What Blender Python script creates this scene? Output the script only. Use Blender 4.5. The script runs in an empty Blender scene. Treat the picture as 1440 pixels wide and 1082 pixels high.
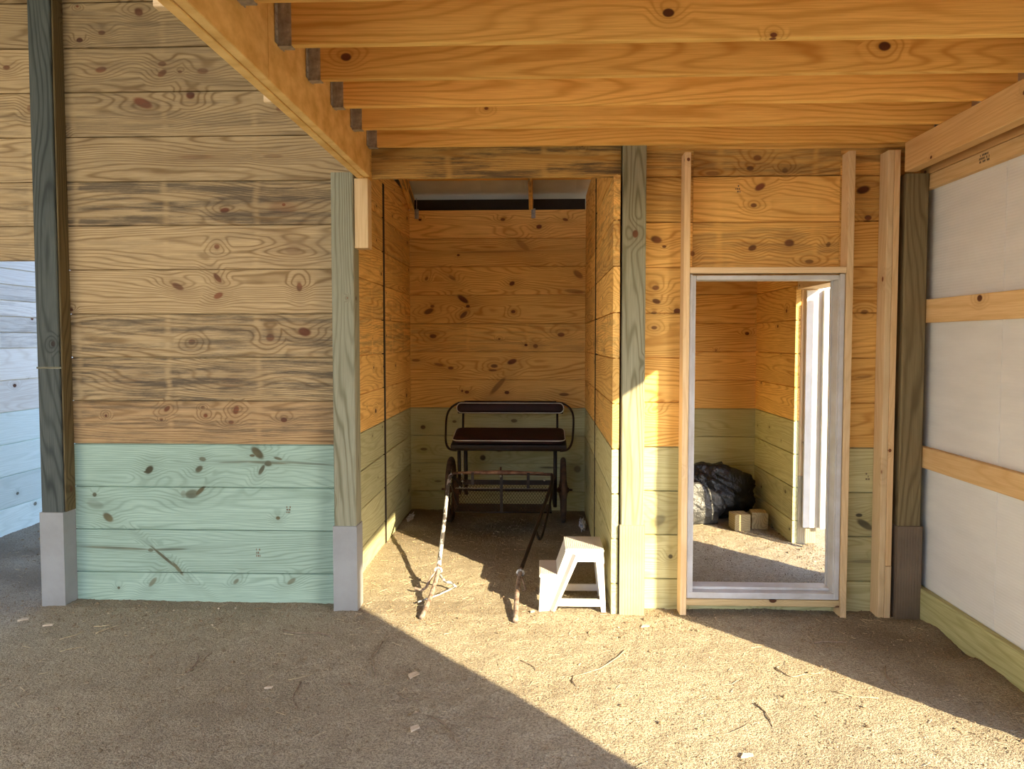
import bpy, bmesh, math, random
from mathutils import Vector, Matrix, noise
random.seed(7)
S = bpy.context.scene
COL = S.collection
# ------------------------------------------------------------ camera
F, H = 1060.0, 1.676
cd = bpy.data.cameras.new('camera'); cam = bpy.data.objects.new('camera', cd); COL.objects.link(cam)
cd.sensor_fit = 'HORIZONTAL'; cd.sensor_width = 36.0; cd.lens = 36.0*F/1440.0
cd.shift_y = -11.0/1440.0; cd.clip_start = 0.05; cd.clip_end = 300
cam.location = (0, 0, H)
cam.rotation_euler = (math.pi/2-math.atan(50/F), 0, math.atan(40/F))
S.camera = cam
# ------------------------------------------------------------ light
S.view_settings.view_transform = 'Standard'; S.view_settings.look = 'None'
S.view_settings.exposure = 0.48; S.view_settings.gamma = 1.0; S.view_settings.use_curve_mapping = False
SUN = Vector((-0.87, 1.0, -0.587))
w = bpy.data.worlds.new('sky'); S.world = w; w.use_nodes = True
wn = w.node_tree; bg = wn.nodes['Background']
sk = wn.nodes.new('ShaderNodeTexSky'); sk.sky_type = 'NISHITA'; sk.sun_disc = False
sk.sun_elevation = math.radians(24); sk.sun_rotation = math.atan2(0.87, -1.0)
tn = wn.nodes.new('ShaderNodeMix'); tn.data_type = 'RGBA'; tn.blend_type = 'MULTIPLY'; tn.inputs[0].default_value = 1.0; tn.inputs[7].default_value = (0.88, 0.97, 1.16, 1)
wn.links.new(sk.outputs[0], tn.inputs[6]); wn.links.new(tn.outputs[2], bg.inputs[0]); bg.inputs[1].default_value = 0.52
ld = bpy.data.lights.new('sun', 'SUN'); ld.energy = 14.5; ld.angle = math.radians(0.53); ld.color = (1.0, 0.82, 0.50)
lo = bpy.data.objects.new('sun', ld); COL.objects.link(lo); lo.location = (6, -6, 6)
lo.rotation_euler = SUN.to_track_quat('-Z', 'Y').to_euler()
S.cycles.max_bounces = 12; S.cycles.diffuse_bounces = 8; S.cycles.glossy_bounces = 4

KNOTS_A=[(-2.488,3.164,0.064,0.028,-22,1),(-2.184,3.209,0.028,0.023,0,1),(-2.740,3.600,0.023,0.014,0,0.8),(-2.502,3.722,0.023,0.028,60,0.9),(-2.750,3.373,0.036,0.018,10,0.8),(-2.360,3.403,0.027,0.016,0,0.7),(-2.361,3.346,0.032,0.018,30,0.8),(-2.104,3.356,0.036,0.018,0,0.6),(-2.248,3.354,0.014,0.009,0,0.7),(-3.357,3.395,0.023,0.014,0,0.8),(-3.214,3.138,0.018,0.023,0,0.5),(-2.155,2.828,0.112,0.014,0,0.35),(-1.668,2.828,0.063,0.013,0,0.35),(-1.615,3.119,0.031,0.018,0,0.7),(-1.980,2.496,0.031,0.016,8,1),(-1.610,2.507,0.090,0.041,0,0.35),(-2.034,2.270,0.018,0.016,0,0.8),(-1.551,2.246,0.049,0.027,0,0.3),(-2.290,2.021,0.041,0.018,-25,0.8),(-2.034,2.074,0.037,0.016,-50,0.9),(-2.031,1.963,0.032,0.018,25,0.9),(-1.513,2.015,0.018,0.027,0,0.8),(-1.485,1.734,0.041,0.027,-15,1),(-1.703,1.698,0.027,0.023,0,0.8),(-2.206,1.672,0.023,0.018,10,0.7),(-2.598,1.418,0.064,0.028,0,0.15),(-1.959,1.419,0.069,0.032,0,0.2),(-2.376,1.246,0.023,0.014,40,0.9),(-1.930,1.239,0.018,0.028,-20,0.9),(-2.128,1.202,0.014,0.012,0,0.9),(-1.963,1.161,0.018,0.011,0,0.8),(-2.775,1.199,0.009,0.009,0,1),(-2.414,1.173,0.009,0.007,0,0.9),(-2.145,1.256,0.009,0.007,0,0.6),(-2.500,0.853,0.032,0.021,45,1),(-2.519,0.839,0.018,0.007,0,1),(-2.176,0.860,0.028,0.018,40,0.9),(-2.152,0.924,0.023,0.014,-10,0.8),(-1.797,0.967,0.051,0.025,-45,1),(-1.830,0.949,0.018,0.009,0,1),(-1.734,0.904,0.138,0.009,-2,0.7),(-1.922,0.907,0.129,0.007,2,0.5),(-1.487,0.901,0.175,0.007,-3,0.5),(-1.771,0.858,0.036,0.013,60,0.9),(-1.665,0.931,0.028,0.009,-15,0.9),(-1.729,0.899,0.027,0.018,0,0.9),(-2.226,0.699,0.047,0.028,10,0.8),(-2.174,0.718,0.041,0.014,42,1),(-2.281,0.699,0.018,0.023,0,0.4),(-2.863,0.690,0.014,0.014,0,0.9),(-2.778,0.543,0.038,0.024,-40,1),(-2.860,0.625,0.056,0.028,-15,0.3),(-1.671,0.548,0.014,0.012,0,1),(-2.722,0.344,0.226,0.008,-2,0.7),(-2.396,0.338,0.132,0.008,2,0.6),(-2.411,0.283,0.122,0.009,-40,0.9),(-2.328,0.214,0.055,0.011,-52,0.9),(-2.503,0.333,0.019,0.012,0,0.8),(-2.494,0.124,0.038,0.014,50,0.7),(-1.949,0.135,0.023,0.012,45,0.7),(-1.589,0.140,0.032,0.014,35,0.7),(-2.719,0.084,0.009,0.009,0,0.9)]
KNOTS_B=[(1.334,2.614,0.034,0.019,30,1),(1.297,2.503,0.019,0.013,0,0.9),(1.952,2.592,0.042,0.023,15,1),(1.315,2.789,0.025,0.017,0,0.8),(1.273,2.726,0.022,0.015,0,0.8),(1.046,2.698,0.043,0.013,0,0.6),(1.482,2.711,0.017,0.017,0,0.6),(1.515,2.274,0.030,0.022,0,0.9),(1.293,2.245,0.026,0.017,20,0.9),(1.750,2.264,0.017,0.013,60,0.7),(0.709,2.299,0.035,0.022,-15,0.9),(0.758,2.256,0.013,0.009,0,0.9),(0.931,2.212,0.013,0.017,0,0.8),(1.637,2.161,0.026,0.013,0,0.7),(0.708,2.004,0.022,0.015,0,0.8),(0.713,1.921,0.026,0.015,-15,0.9),(0.700,1.851,0.018,0.009,0,0.7),(0.701,1.759,0.018,0.011,0,0.8),(0.734,0.554,0.053,0.031,30,0.6),(0.815,0.330,0.014,0.014,0,1),(1.969,0.601,0.021,0.011,0,1),(2.005,0.543,0.056,0.022,-32,0.9),(2.031,0.526,0.039,0.009,-25,0.9),(2.010,0.312,0.095,0.010,0,0.5),(1.969,2.001,0.060,0.013,0,0.35),(1.976,1.854,0.022,0.013,0,0.7),(1.981,1.458,0.050,0.008,5,0.4),(0.710,1.258,0.022,0.013,30,0.5)]
KNOTS_K=[(-0.369,2.860,0.024,0.014,0,0.9),(-0.016,2.789,0.028,0.021,10,1),(0.239,2.856,0.028,0.014,-15,0.9),(-0.761,2.087,0.063,0.025,-35,1),(-0.712,2.018,0.021,0.014,0,1),(-1.098,1.969,0.049,0.025,25,0.9),(-1.063,2.018,0.021,0.014,0,0.8),(-0.754,1.934,0.049,0.021,45,0.9),(0.365,2.326,0.055,0.028,-40,0.7),(-0.279,2.239,0.028,0.021,30,1),(-1.057,1.725,0.035,0.021,0,0.9),(0.201,1.739,0.035,0.021,0,0.9),(-0.049,1.627,0.025,0.021,0,0.8),(-0.405,1.697,0.011,0.008,0,0.9),(-0.279,1.474,0.049,0.025,20,1),(-0.454,1.431,0.035,0.018,0,0.9),(-0.468,1.389,0.042,0.011,0,0.8),(-1.002,1.445,0.049,0.014,-10,0.8),(-0.883,1.410,0.028,0.014,0,0.9),(-1.228,1.487,0.043,0.014,0,0.7),(-0.419,1.235,0.112,0.025,48,0.6),(0.231,1.153,0.049,0.017,0,0.8),(-0.175,2.611,0.083,0.028,-42,0.4),(-0.865,2.296,0.042,0.017,-40,0.5),(-1.118,2.290,0.021,0.014,60,0.6),(-0.771,1.185,0.011,0.011,0,1),(0.331,2.161,0.098,0.021,-5,0.5),(-0.418,2.550,0.414,0.010,1,0.35),(-1.161,0.824,0.025,0.021,0,1),(-1.155,0.605,0.035,0.014,0,0.9),(-0.258,0.891,0.032,0.018,0,0.9),(-0.849,0.882,0.021,0.014,0,0.8),(-0.399,0.609,0.043,0.028,10,0.9),(-0.568,0.523,0.028,0.028,0,1),(-1.015,0.285,0.035,0.011,0,0.7),(0.086,0.428,0.098,0.009,0,0.8),(0.366,0.415,0.035,0.035,0,0.7)]
KNOTS_R=[(1.646,2.020,0.020,0.020,0,0.5),(1.663,1.745,0.020,0.017,0,0.5),(1.924,2.123,0.082,0.014,0,0.4),(1.865,1.434,0.069,0.014,0,0.4),(1.666,0.913,0.021,0.021,0,0.6),(1.944,0.705,0.069,0.010,0,0.4)]
TWIGS=[
 (-1.485,4.232,-1.317,4.185,0.0080,'t','thick grey stick on the shaded dirt in front of the alcove post, left half'),
 (-1.308,4.186,-1.179,4.149,0.0079,'t','thick grey stick on the shaded dirt in front of the alcove post, right half'),
 (-1.782,3.677,-1.834,3.892,0.0069,'t','short forked grey stick standing out on the shaded dirt'),
 (-1.755,3.788,-1.758,3.904,0.0043,'t','thin twig just right of the forked grey stick'),
 (-2.689,4.052,-2.629,4.178,0.0046,'s','thin pale stem in front of the dark post'),
 (-2.535,4.139,-2.466,4.260,0.0062,'s','pale stem left of the middle of the green boards'),
 (-2.604,4.233,-2.523,4.269,0.0064,'s','short pale stem behind a longer one under the green boards'),
 (-2.585,3.891,-2.497,3.951,0.0044,'s','faint stem on the dirt, lower left'),
 (-1.174,3.589,-1.100,3.306,0.0054,'t','dark curved twig on the shaded dirt, lower middle'),
 (-0.971,3.581,-0.890,3.538,0.0054,'t','dark short twig left of the sun edge, upper'),
 (-0.865,4.081,-0.809,3.641,0.0062,'t','long thin dark twig parallel to the shadow edge'),
 (-0.505,3.276,-0.335,3.034,0.0049,'t','long dark twig near the bottom edge, in shade'),
 (-0.675,3.495,-0.566,3.414,0.0053,'t','dark twig in shade beside a pale chip'),
 (-0.266,3.273,-0.170,3.251,0.0049,'t','dark twig just inside the shade edge, lower middle'),
 (-1.245,3.609,-1.144,3.685,0.0041,'s','pale stem in shade, middle of the floor'),
 (0.465,4.034,0.144,3.677,0.0046,'s','long pale stem on the sunlit dirt, middle'),
 (0.166,3.694,0.181,3.579,0.0056,'t','dark forked twig on the sunlit dirt'),
 (-0.102,3.877,-0.015,3.752,0.0044,'t','thin dark twig on the sunlit dirt below the stool'),
 (1.209,3.840,1.256,3.719,0.0058,'t','dark twig on the sunlit dirt below the doorway'),
 (1.256,3.719,1.436,3.782,0.0042,'s','pale stem touching a dark twig on the sunlit dirt'),
 (1.398,3.573,1.583,3.516,0.0054,'s','thick pale stem by the shadow edge, lower right'),
 (1.522,4.171,1.699,4.177,0.0063,'t','dark twig in the shade in front of the doorway'),
 (1.778,3.878,1.737,3.586,0.0059,'t','curved dark twig in the shade near the right wall'),
 (0.989,3.452,1.008,3.246,0.0052,'t','long curved dark twig on the sunlit dirt, lower right'),
 (0.728,3.159,0.907,3.267,0.0036,'t','thin curved twig on the sunlit dirt near the bottom edge'),
 (1.121,4.363,1.212,4.323,0.0049,'t','short dark twig at the shade edge before the doorway'),
]
CHIPS=[
 (0.617,4.388,0.03,0.013,0.3,'pale wood chip in the sun below the middle post'),
 (-0.639,3.688,0.04,0.02,1,'tan wood chip in shade near the sun edge'),
 (-3.107,4.349,0.03,0.013,0.6,'pale wood chip in front of the dark post'),
 (0.838,3.014,0.03,0.012,0.2,'pale chip on the sunlit dirt at the bottom edge'),
 (-0.543,3.158,0.028,0.014,0.9,'tan chip in the shade near the bottom edge'),
 (-1.312,3.530,0.02,0.008,0.1,'tiny white chip in shade, middle of the floor'),
 (-2.898,4.266,0.028,0.01,0.4,'short pale offcut close to the dark post'),
 (-0.050,4.583,0.02,0.01,0.8,'white scrap beside the stool foot'),
]
# ------------------------------------------------------------ helpers
def tag(o, label=None, cat=None, group=None, kind=None):
    if label: o['label'] = label
    if cat: o['category'] = cat
    if group: o['group'] = group
    if kind: o['kind'] = kind
    return o
def empty(name, loc=(0, 0, 0), **k):
    o = bpy.data.objects.new(name, None); COL.objects.link(o); o.location = loc; o.empty_display_size = 0.1
    return tag(o, **k)
def link(name, me, mat, parent=None, loc=(0, 0, 0), rot=(0, 0, 0)):
    """loc is a world position; parents are never rotated"""
    o = bpy.data.objects.new(name, me); COL.objects.link(o)
    if mat is not None and not me.materials: me.materials.append(mat)
    p = Vector(loc)
    if parent is not None:
        o.parent = parent
        q = parent; base = Vector((0, 0, 0))
        while q is not None: base += Vector(q.location); q = q.parent
        p = p-base
    o.location = p; o.rotation_euler = rot
    return o
_bc = {}
def lumber_mesh(L, T, Hh, mat, c=0.003, groove=0.0):
    """squared timber: long axis local X, thickness Y, height Z, softened long edges"""
    key = (round(L, 4), round(T, 4), round(Hh, 4), mat.name, c, groove)
    if key in _bc: return _bc[key]
    a, b = T/2, Hh/2
    ring = [(-a+c, -b), (a-c, -b), (a, -b+c), (a, b-c), (a-c, b), (-a+c, b), (-a, b-c), (-a, -b+c)]
    if groove:      # shiplap edges: faces set back from the neighbour, cores touching
        g, d = groove*1.5, 0.016
        ring = [(-a+c, -b+g), (-a+d, -b+g*0.6), (-a+d, -b), (a-d, -b), (a-d, -b+g*0.6), (a-c, -b+g), (a, -b+g+c), (a, b-g-c), (a-c, b-g), (a-d, b-g*0.6),
                (a-d, b), (-a+d, b), (-a+d, b-g*0.6), (-a+c, b-g), (-a, b-g-c), (-a, -b+g+c)]
    n = len(ring)
    v = [(-L/2, y, z) for y, z in ring]+[(L/2, y, z) for y, z in ring]
    f = [tuple(range(n)), tuple(range(2*n-1, n-1, -1))]
    f += [(i, (i+1) % n, n+(i+1) % n, n+i) for i in range(n)]
    me = bpy.data.meshes.new('timber'); me.from_pydata(v, [], f); 
    bm = bmesh.new(); bm.from_mesh(me); bmesh.ops.recalc_face_normals(bm, faces=bm.faces); bm.to_mesh(me); bm.free()
    me.materials.append(mat); _bc[key] = me
    return me
def timber(name, parent, mat, x, y, z, axis, tint=(1, 1, 1), stain=0.0, c=0.003, groove=0.0):
    """x, y, z = (lo, hi) world extents; axis = grain direction"""
    dx, dy, dz = x[1]-x[0], y[1]-y[0], z[1]-z[0]
    loc = ((x[0]+x[1])/2, (y[0]+y[1])/2, (z[0]+z[1])/2)
    if axis == 'x': me, r = lumber_mesh(dx, dy, dz, mat, c, groove), (0, 0, 0)
    elif axis == 'y': me, r = lumber_mesh(dy, dx, dz, mat, c, groove), (0, 0, math.pi/2)
    else:
        # vertical: local X up, wide face kept in local Z
        if dx >= dy: me, r = lumber_mesh(dz, dy, dx, mat, c), (0, -math.pi/2, 0)
        else: me, r = lumber_mesh(dz, dx, dy, mat, c), (0, -math.pi/2, math.pi/2)
    o = link(name, me, None, parent, loc, r)
    o.color = (tint[0], tint[1], tint[2], stain)
    return o
def bm_obj(name, bm, mat, parent=None, loc=(0, 0, 0), smooth=False):
    """bm built around world loc-relative coordinates"""
    bmesh.ops.recalc_face_normals(bm, faces=bm.faces)
    me = bpy.data.meshes.new(name); bm.to_mesh(me); bm.free()
    if smooth:
        for p in me.polygons: p.use_smooth = True
    return link(name, me, mat, parent, loc)
def add_box(bm, x, y, z, bev=0.0):
    m = Matrix.Translation(((x[0]+x[1])/2, (y[0]+y[1])/2, (z[0]+z[1])/2)) @ Matrix.Diagonal((x[1]-x[0], y[1]-y[0], z[1]-z[0], 1))
    r = bmesh.ops.create_cube(bm, size=1, matrix=m)
    if bev:
        es = list({e for v in r['verts'] for e in v.link_edges})
        bmesh.ops.bevel(bm, geom=es, offset=bev, segments=2, affect='EDGES', profile=0.6)
def add_prism(bm, pts, a, b, plane='xz'):
    """convex polygon extruded: plane xz -> along y; plane yz -> along x; plane xy -> along z"""
    def P(u, v, t):
        return {'xz': (u, t, v), 'yz': (t, u, v), 'xy': (u, v, t)}[plane]
    A = [bm.verts.new(P(u, v, a)) for u, v in pts]; B = [bm.verts.new(P(u, v, b)) for u, v in pts]
    bm.faces.new(A); bm.faces.new(B[::-1]); n = len(pts)
    for i in range(n): bm.faces.new((A[i], A[(i+1) % n], B[(i+1) % n], B[i]))
def smooth_path(pts, n=6):
    P = [Vector(p) for p in pts]; out = []
    for i in range(len(P)-1):
        p0, p1, p2, p3 = P[max(i-1, 0)], P[i], P[i+1], P[min(i+2, len(P)-1)]
        for k in range(n):
            t = k/n
            out.append(0.5*((2*p1)+(p2-p0)*t+(2*p0-5*p1+4*p2-p3)*t*t+(-p0+3*p1-3*p2+p3)*t**3))
    out.append(P[-1]); return out
def add_tube(bm, pts, r, sides=8, closed=False, flat=1.0):
    P = [Vector(p) for p in pts]; n = len(P); rings = []
    R = r if isinstance(r, (list, tuple)) else [r]*n
    up = None
    for i in range(n):
        a = P[(i-1) % n] if (closed or i > 0) else P[i]
        b = P[(i+1) % n] if (closed or i < n-1) else P[i]
        t = (b-a)
        if t.length < 1e-9: t = Vector((0, 0, 1))
        t.normalize()
        if up is None:
            up = Vector((0, 0, 1)) if abs(t.z) < 0.9 else Vector((1, 0, 0))
        s = t.cross(up)
        if s.length < 1e-4: s = t.cross(Vector((0, 1, 0)))
        s.normalize(); up = s.cross(t).normalized()
        rings.append([bm.verts.new(P[i]+s*math.cos(q)*R[i]+up*math.sin(q)*R[i]*flat) for q in [2*math.pi*k/sides for k in range(sides)]])
    m = n if closed else n-1
    for i in range(m):
        A, B = rings[i], rings[(i+1) % n]
        for k in range(sides): bm.faces.new((A[k], A[(k+1) % sides], B[(k+1) % sides], B[k]))
    if not closed:
        bm.faces.new(rings[0][::-1]); bm.faces.new(rings[-1])
def tube_obj(name, pts, r, mat, parent=None, sides=10, closed=False, flat=1.0):
    c = Vector(pts[0]); bm = bmesh.new(); add_tube(bm, [Vector(p)-c for p in pts], r, sides, closed, flat)
    return bm_obj(name, bm, mat, parent, c, True)
# ------------------------------------------------------------ node helper
class NT:
    def __init__(s, name):
        s.m = bpy.data.materials.new(name); s.m.use_nodes = True; s.t = s.m.node_tree
        s.b = s.t.nodes['Principled BSDF']
    def n(s, typ, **k):
        o = s.t.nodes.new('ShaderNode'+typ)
        for a, v in k.items(): setattr(o, a, v)
        return o
    def l(s, a, b): s.t.links.new(a, b)
    def put(s, sock, v):
        if isinstance(v, bpy.types.NodeSocket): s.l(v, sock)
        elif v is not None: sock.default_value = v
    def math(s, op, a, b=None, c=None, clamp=False):
        o = s.n('Math', operation=op, use_clamp=clamp)
        for i, v in enumerate((a, b, c)): s.put(o.inputs[i], v)
        return o.outputs[0]
    def vm(s, op, a, b=None, out=0):
        o = s.n('VectorMath', operation=op); s.put(o.inputs[0], a)
        if b is not None: s.put(o.inputs[1], b)
        return o.outputs[out]
    def noise(s, vec, scale=1.0, detail=2.0, rough=0.5, dim='3D'):
        o = s.n('TexNoise', noise_dimensions=dim); s.l(vec, o.inputs['Vector'])
        o.inputs['Scale'].default_value = scale; o.inputs['Detail'].default_value = detail; o.inputs['Roughness'].default_value = rough
        return o.outputs[0]
    def mapr(s, v, a, b, c=0.0, d=1.0, smooth=False):
        o = s.n('MapRange', interpolation_type='SMOOTHSTEP' if smooth else 'LINEAR'); s.put(o.inputs[0], v)
        for i, q in enumerate((a, b, c, d)): s.put(o.inputs[i+1], q)
        return o.outputs[0]
    def mix(s, f, a, b, mode='MIX'):
        o = s.n('Mix', data_type='RGBA', blend_type=mode); s.put(o.inputs[0], f)
        s.put(o.inputs[6], a if isinstance(a, bpy.types.NodeSocket) else (*a, 1)); s.put(o.inputs[7], b if isinstance(b, bpy.types.NodeSocket) else (*b, 1))
        return o.outputs[2]
    def bump(s, h, strength=0.3, dist=0.01):
        o = s.n('Bump'); o.inputs['Strength'].default_value = strength; o.inputs['Distance'].default_value = dist
        s.l(h, o.inputs['Height']); s.l(o.outputs[0], s.b.inputs['Normal'])
def wood(name, light, dark, knotc=(0.10, 0.035, 0.015), knots=None, plane='xz', kdens=0.55, ringf=34.0, contrast=0.55, rough=0.72, stainc=(0.07, 0.055, 0.04), rescale=1.0, marks=0.0):
    s = NT(name)
    tc = s.n('TexCoord').outputs['Object']; oi = s.n('ObjectInfo'); rnd = oi.outputs['Random']
    off = s.n('CombineXYZ'); s.l(s.math('MULTIPLY', rnd, 71.3), off.inputs[0]); s.l(s.math('MULTIPLY', rnd, 13.7), off.inputs[1]); s.l(s.math('MULTIPLY', rnd, 37.1), off.inputs[2])
    P = s.vm('ADD', tc, off.outputs[0])
    sp = s.n('SeparateXYZ'); s.l(P, sp.inputs[0])
    # flat-sawn growth rings: level lines of a long smooth field
    n1 = s.noise(s.vm('MULTIPLY', P, (0.5, 4.6, 4.6)), 1.0, 1.6, 0.4)
    wob = s.noise(s.vm('MULTIPLY', P, (7.0, 12.0, 12.0)), 1.0, 1.0, 0.5)
    # scattered knots
    kv = s.n('TexVoronoi', voronoi_dimensions='2D', feature='F1'); kv.inputs['Scale'].default_value = 1.0
    cxy = s.n('CombineXYZ')
    s.l(s.math('MULTIPLY', sp.outputs[0], 2.6*rescale), cxy.inputs[0]); s.l(s.math('ADD', s.math('MULTIPLY', sp.outputs[2], 3.6*rescale), s.math('MULTIPLY', sp.outputs[1], 3.0)), cxy.inputs[1])
    s.l(cxy.outputs[0], kv.inputs['Vector'])
    kc = s.n('SeparateColor'); s.l(kv.outputs['Color'], kc.inputs[0])
    ex = s.math('GREATER_THAN', kc.outputs[0], 1-kdens)
    kr = s.mapr(kc.outputs[1], 0, 1, 0.018, 0.066)
    kd = s.math('DIVIDE', s.math('ADD', kv.outputs['Distance'], s.math('MULTIPLY', s.math('SUBTRACT', wob, 0.5), 0.04)), kr)
    near = s.math('MULTIPLY', s.mapr(kd, 0.0, 5.0, 1.0, 0.0, True), ex)
    kcol = s.math('MULTIPLY', s.mapr(kd, 1.15, 0.75, 0.0, 1.0, True), ex)
    if knots:
        geo = s.n('NewGeometry').outputs['Position']
        dmin = None; smax = None
        for (kx, kz, rx, rz, ang, dk) in knots:
            mp = s.n('Mapping', vector_type='TEXTURE'); s.l(geo, mp.inputs[0])
            if plane == 'xz':
                mp.inputs[1].default_value = (kx, 0, kz); mp.inputs[2].default_value = (0, -math.radians(ang), 0); mp.inputs[3].default_value = (rx, 100.0, rz)
            d = s.vm('LENGTH', mp.outputs[0], None, 1)
            if dk < 1: d = s.math('ADD', d, (1-dk)*0.0)
            st = s.mapr(d, 1.25, 0.7, 0.0, dk, True)
            dmin = d if dmin is None else s.math('MINIMUM', dmin, d)
            smax = st if smax is None else s.math('MAXIMUM', smax, st)
        dm = s.math('ADD', dmin, s.math('MULTIPLY', s.math('SUBTRACT', wob, 0.5), 0.9))
        near = s.math('MAXIMUM', near, s.mapr(dm, 0.0, 6.0, 1.0, 0.0, True))
        kcol = s.math('MAXIMUM', kcol, smax)
    ph = s.math('MULTIPLY', sp.outputs[2], ringf*0.95)
    ph = s.math('ADD', ph, s.math('MULTIPLY', n1, ringf*0.62))
    ph = s.math('ADD', ph, s.math('MULTIPLY', near, 2.6))
    ph = s.math('ADD', ph, s.math('MULTIPLY', wob, 0.35))
    ring = s.math('ADD', s.math('MULTIPLY', s.math('SINE', s.math('MULTIPLY', ph, 6.2832)), 0.5), 0.5)
    ring = s.math('POWER', ring, 3.0)
    fib = s.noise(s.vm('MULTIPLY', P, (5.0, 240.0, 240.0)), 1.0, 2.0, 0.6)
    tone = s.noise(s.vm('MULTIPLY', P, (1.6, 6.0, 6.0)), 1.0, 3.0, 0.55)
    amt = s.math('MULTIPLY', ring, s.mapr(tone, 0.35, 0.65, min(1, contrast*0.75), min(1.0, contrast*1.6)))
    col = s.mix(amt, light, dark)
    col = s.mix(s.mapr(fib, 0.35, 0.72, 0.0, 0.55), col, dark)
    col = s.mix(s.mapr(tone, 0.55, 0.85, 0.0, 0.4), col, dark)
    # reddish halo, then the knot itself
    col = s.mix(s.math('MULTIPLY', near, 0.28), col, tuple(0.5*a+0.5*b for a, b in zip(dark, knotc)))
    kcore = s.mix(s.mapr(wob, 0.35, 0.65), knotc, tuple(min(1, 2.2*a) for a in knotc))
    col = s.mix(kcol, col, kcore)
    # per-piece brightness, tint and weather stain (object colour)
    vmap = s.mapr(rnd, 0, 1, 0.86, 1.12)
    cb = s.n('CombineXYZ')
    for i in range(3): s.l(vmap, cb.inputs[i])
    col = s.mix(1.0, col, cb.outputs[0], 'MULTIPLY')
    col = s.mix(1.0, col, oi.outputs['Color'], 'MULTIPLY')
    tx = s.n('SeparateXYZ'); s.l(tc, tx.inputs[0])
    sn = s.noise(s.vm('MULTIPLY', P, (1.5, 9.0, 22.0)), 1.0, 7.0, 0.75)
    sm = s.math('MULTIPLY', s.mapr(sn, 0.42, 0.62, 0.0, 0.85, True), oi.outputs['Alpha'])
    # pale bands where stickers lay in the stack
    stk = s.math('ABSOLUTE', s.math('SUBTRACT', s.math('FRACT', s.math('DIVIDE', s.math('ADD', s.math('ADD', tx.outputs[0], 0.575), s.math('MULTIPLY', s.math('SUBTRACT', wob, 0.5), 0.05)), 0.58)), 0.5))
    sm = s.math('MULTIPLY', sm, s.mapr(stk, 0.01, 0.05, 0.25, 1.0))
    col = s.mix(sm, col, stainc)
    s.l(col, s.b.inputs['Base Color'])
    s.b.inputs['Roughness'].default_value = rough; s.b.inputs['Specular IOR Level'].default_value = 0.25
    s.bump(s.math('ADD', s.math('MULTIPLY', ring, 0.5), fib), 0.18, 0.002)
    return s.m
def plain(name, col, rough=0.6, metal=0.0, var=0.15, scale=8.0, col2=None, bump=0.0, stretch=(1, 1, 1), thr=(0.35, 0.65), spec=0.4):
    s = NT(name); tc = s.n('TexCoord').outputs['Object']
    n = s.noise(s.vm('MULTIPLY', tc, stretch), scale, 4.0, 0.6)
    c2 = col2 or tuple(c*(1-var*2) for c in col)
    s.l(s.mix(s.mapr(n, thr[0], thr[1]), col, c2), s.b.inputs['Base Color'])
    s.b.inputs['Roughness'].default_value = rough; s.b.inputs['Metallic'].default_value = metal; s.b.inputs['Specular IOR Level'].default_value = spec
    if bump: s.bump(n, bump, 0.004)
    return s.m
# ------------------------------------------------------------ materials
PL, PD = (0.93, 0.61, 0.20), (0.54, 0.25, 0.05)  # same pine as the long wall; warm bounce light put into the orange
GL, GD = (0.60, 0.58, 0.33), (0.35, 0.31, 0.14)  # same treated wood as the long wall, yellowed for the warm light
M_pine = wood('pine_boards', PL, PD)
M_pineA = wood('pine_boards_long_wall', (0.55, 0.40, 0.215), (0.235, 0.145, 0.062), knots=[k for k in KNOTS_A if k[1] > 1.02], kdens=0.12, contrast=0.75)  # tan copy of the same pine, cool sky light put into the colour
M_greenA = wood('treated_boards_long_wall', (0.37, 0.50, 0.415), (0.18, 0.26, 0.20), knotc=(0.06, 0.055, 0.03), knots=[k for k in KNOTS_A if k[1] <= 1.02], kdens=0.06, contrast=0.4)  # bluer copy of the treated boards, carrying the cool sky light
M_pineB = wood('pine_boards_door_wall', PL, PD, knots=KNOTS_B, kdens=0.1)
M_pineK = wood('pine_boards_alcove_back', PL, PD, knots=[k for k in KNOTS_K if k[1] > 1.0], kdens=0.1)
M_green = wood('treated_boards', GL, GD, knotc=(0.08, 0.06, 0.03), contrast=0.4, kdens=0.4)
M_greenB = wood('treated_boards_door_wall', GL, GD, knotc=(0.09, 0.08, 0.05), knots=[k for k in KNOTS_B if k[1] < 1.02], kdens=0.08, contrast=0.45)
M_greenK = wood('treated_boards_alcove_back', GL, GD, knotc=(0.07, 0.05, 0.03), knots=[k for k in KNOTS_K if k[1] < 1.06], kdens=0.12, contrast=0.35)
M_joist = wood('joist_pine', (0.92, 0.60, 0.19), (0.60, 0.30, 0.06), kdens=0.3, ringf=26, contrast=0.55)
M_stud = wood('stud_spruce', (0.82, 0.64, 0.40), (0.62, 0.42, 0.22), kdens=0.45, ringf=40, contrast=0.3)
M_post = wood('post_treated', (0.33, 0.32, 0.23), (0.16, 0.15, 0.09), knotc=(0.09, 0.04, 0.02), kdens=0.3, ringf=30, contrast=0.7)
M_postD = wood('post_dark_treated', (0.085, 0.095, 0.085), (0.03, 0.036, 0.034), knotc=(0.02, 0.015, 0.012), kdens=0.25, ringf=30, contrast=0.7)
M_postB = wood('post_brown_treated', (0.25, 0.20, 0.11), (0.12, 0.09, 0.045), knotc=(0.07, 0.035, 0.02), kdens=0.3, ringf=26, contrast=0.7)
M_girt = wood('girt_spruce', (0.80, 0.57, 0.30), (0.60, 0.36, 0.15), kdens=0.45, ringf=24, contrast=0.35)
M_lvl = plain('laminated_veneer', (0.90, 0.61, 0.23), 0.6, col2=(0.68, 0.40, 0.11), scale=7, stretch=(1, 0.6, 1.6), bump=0.1)
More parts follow.
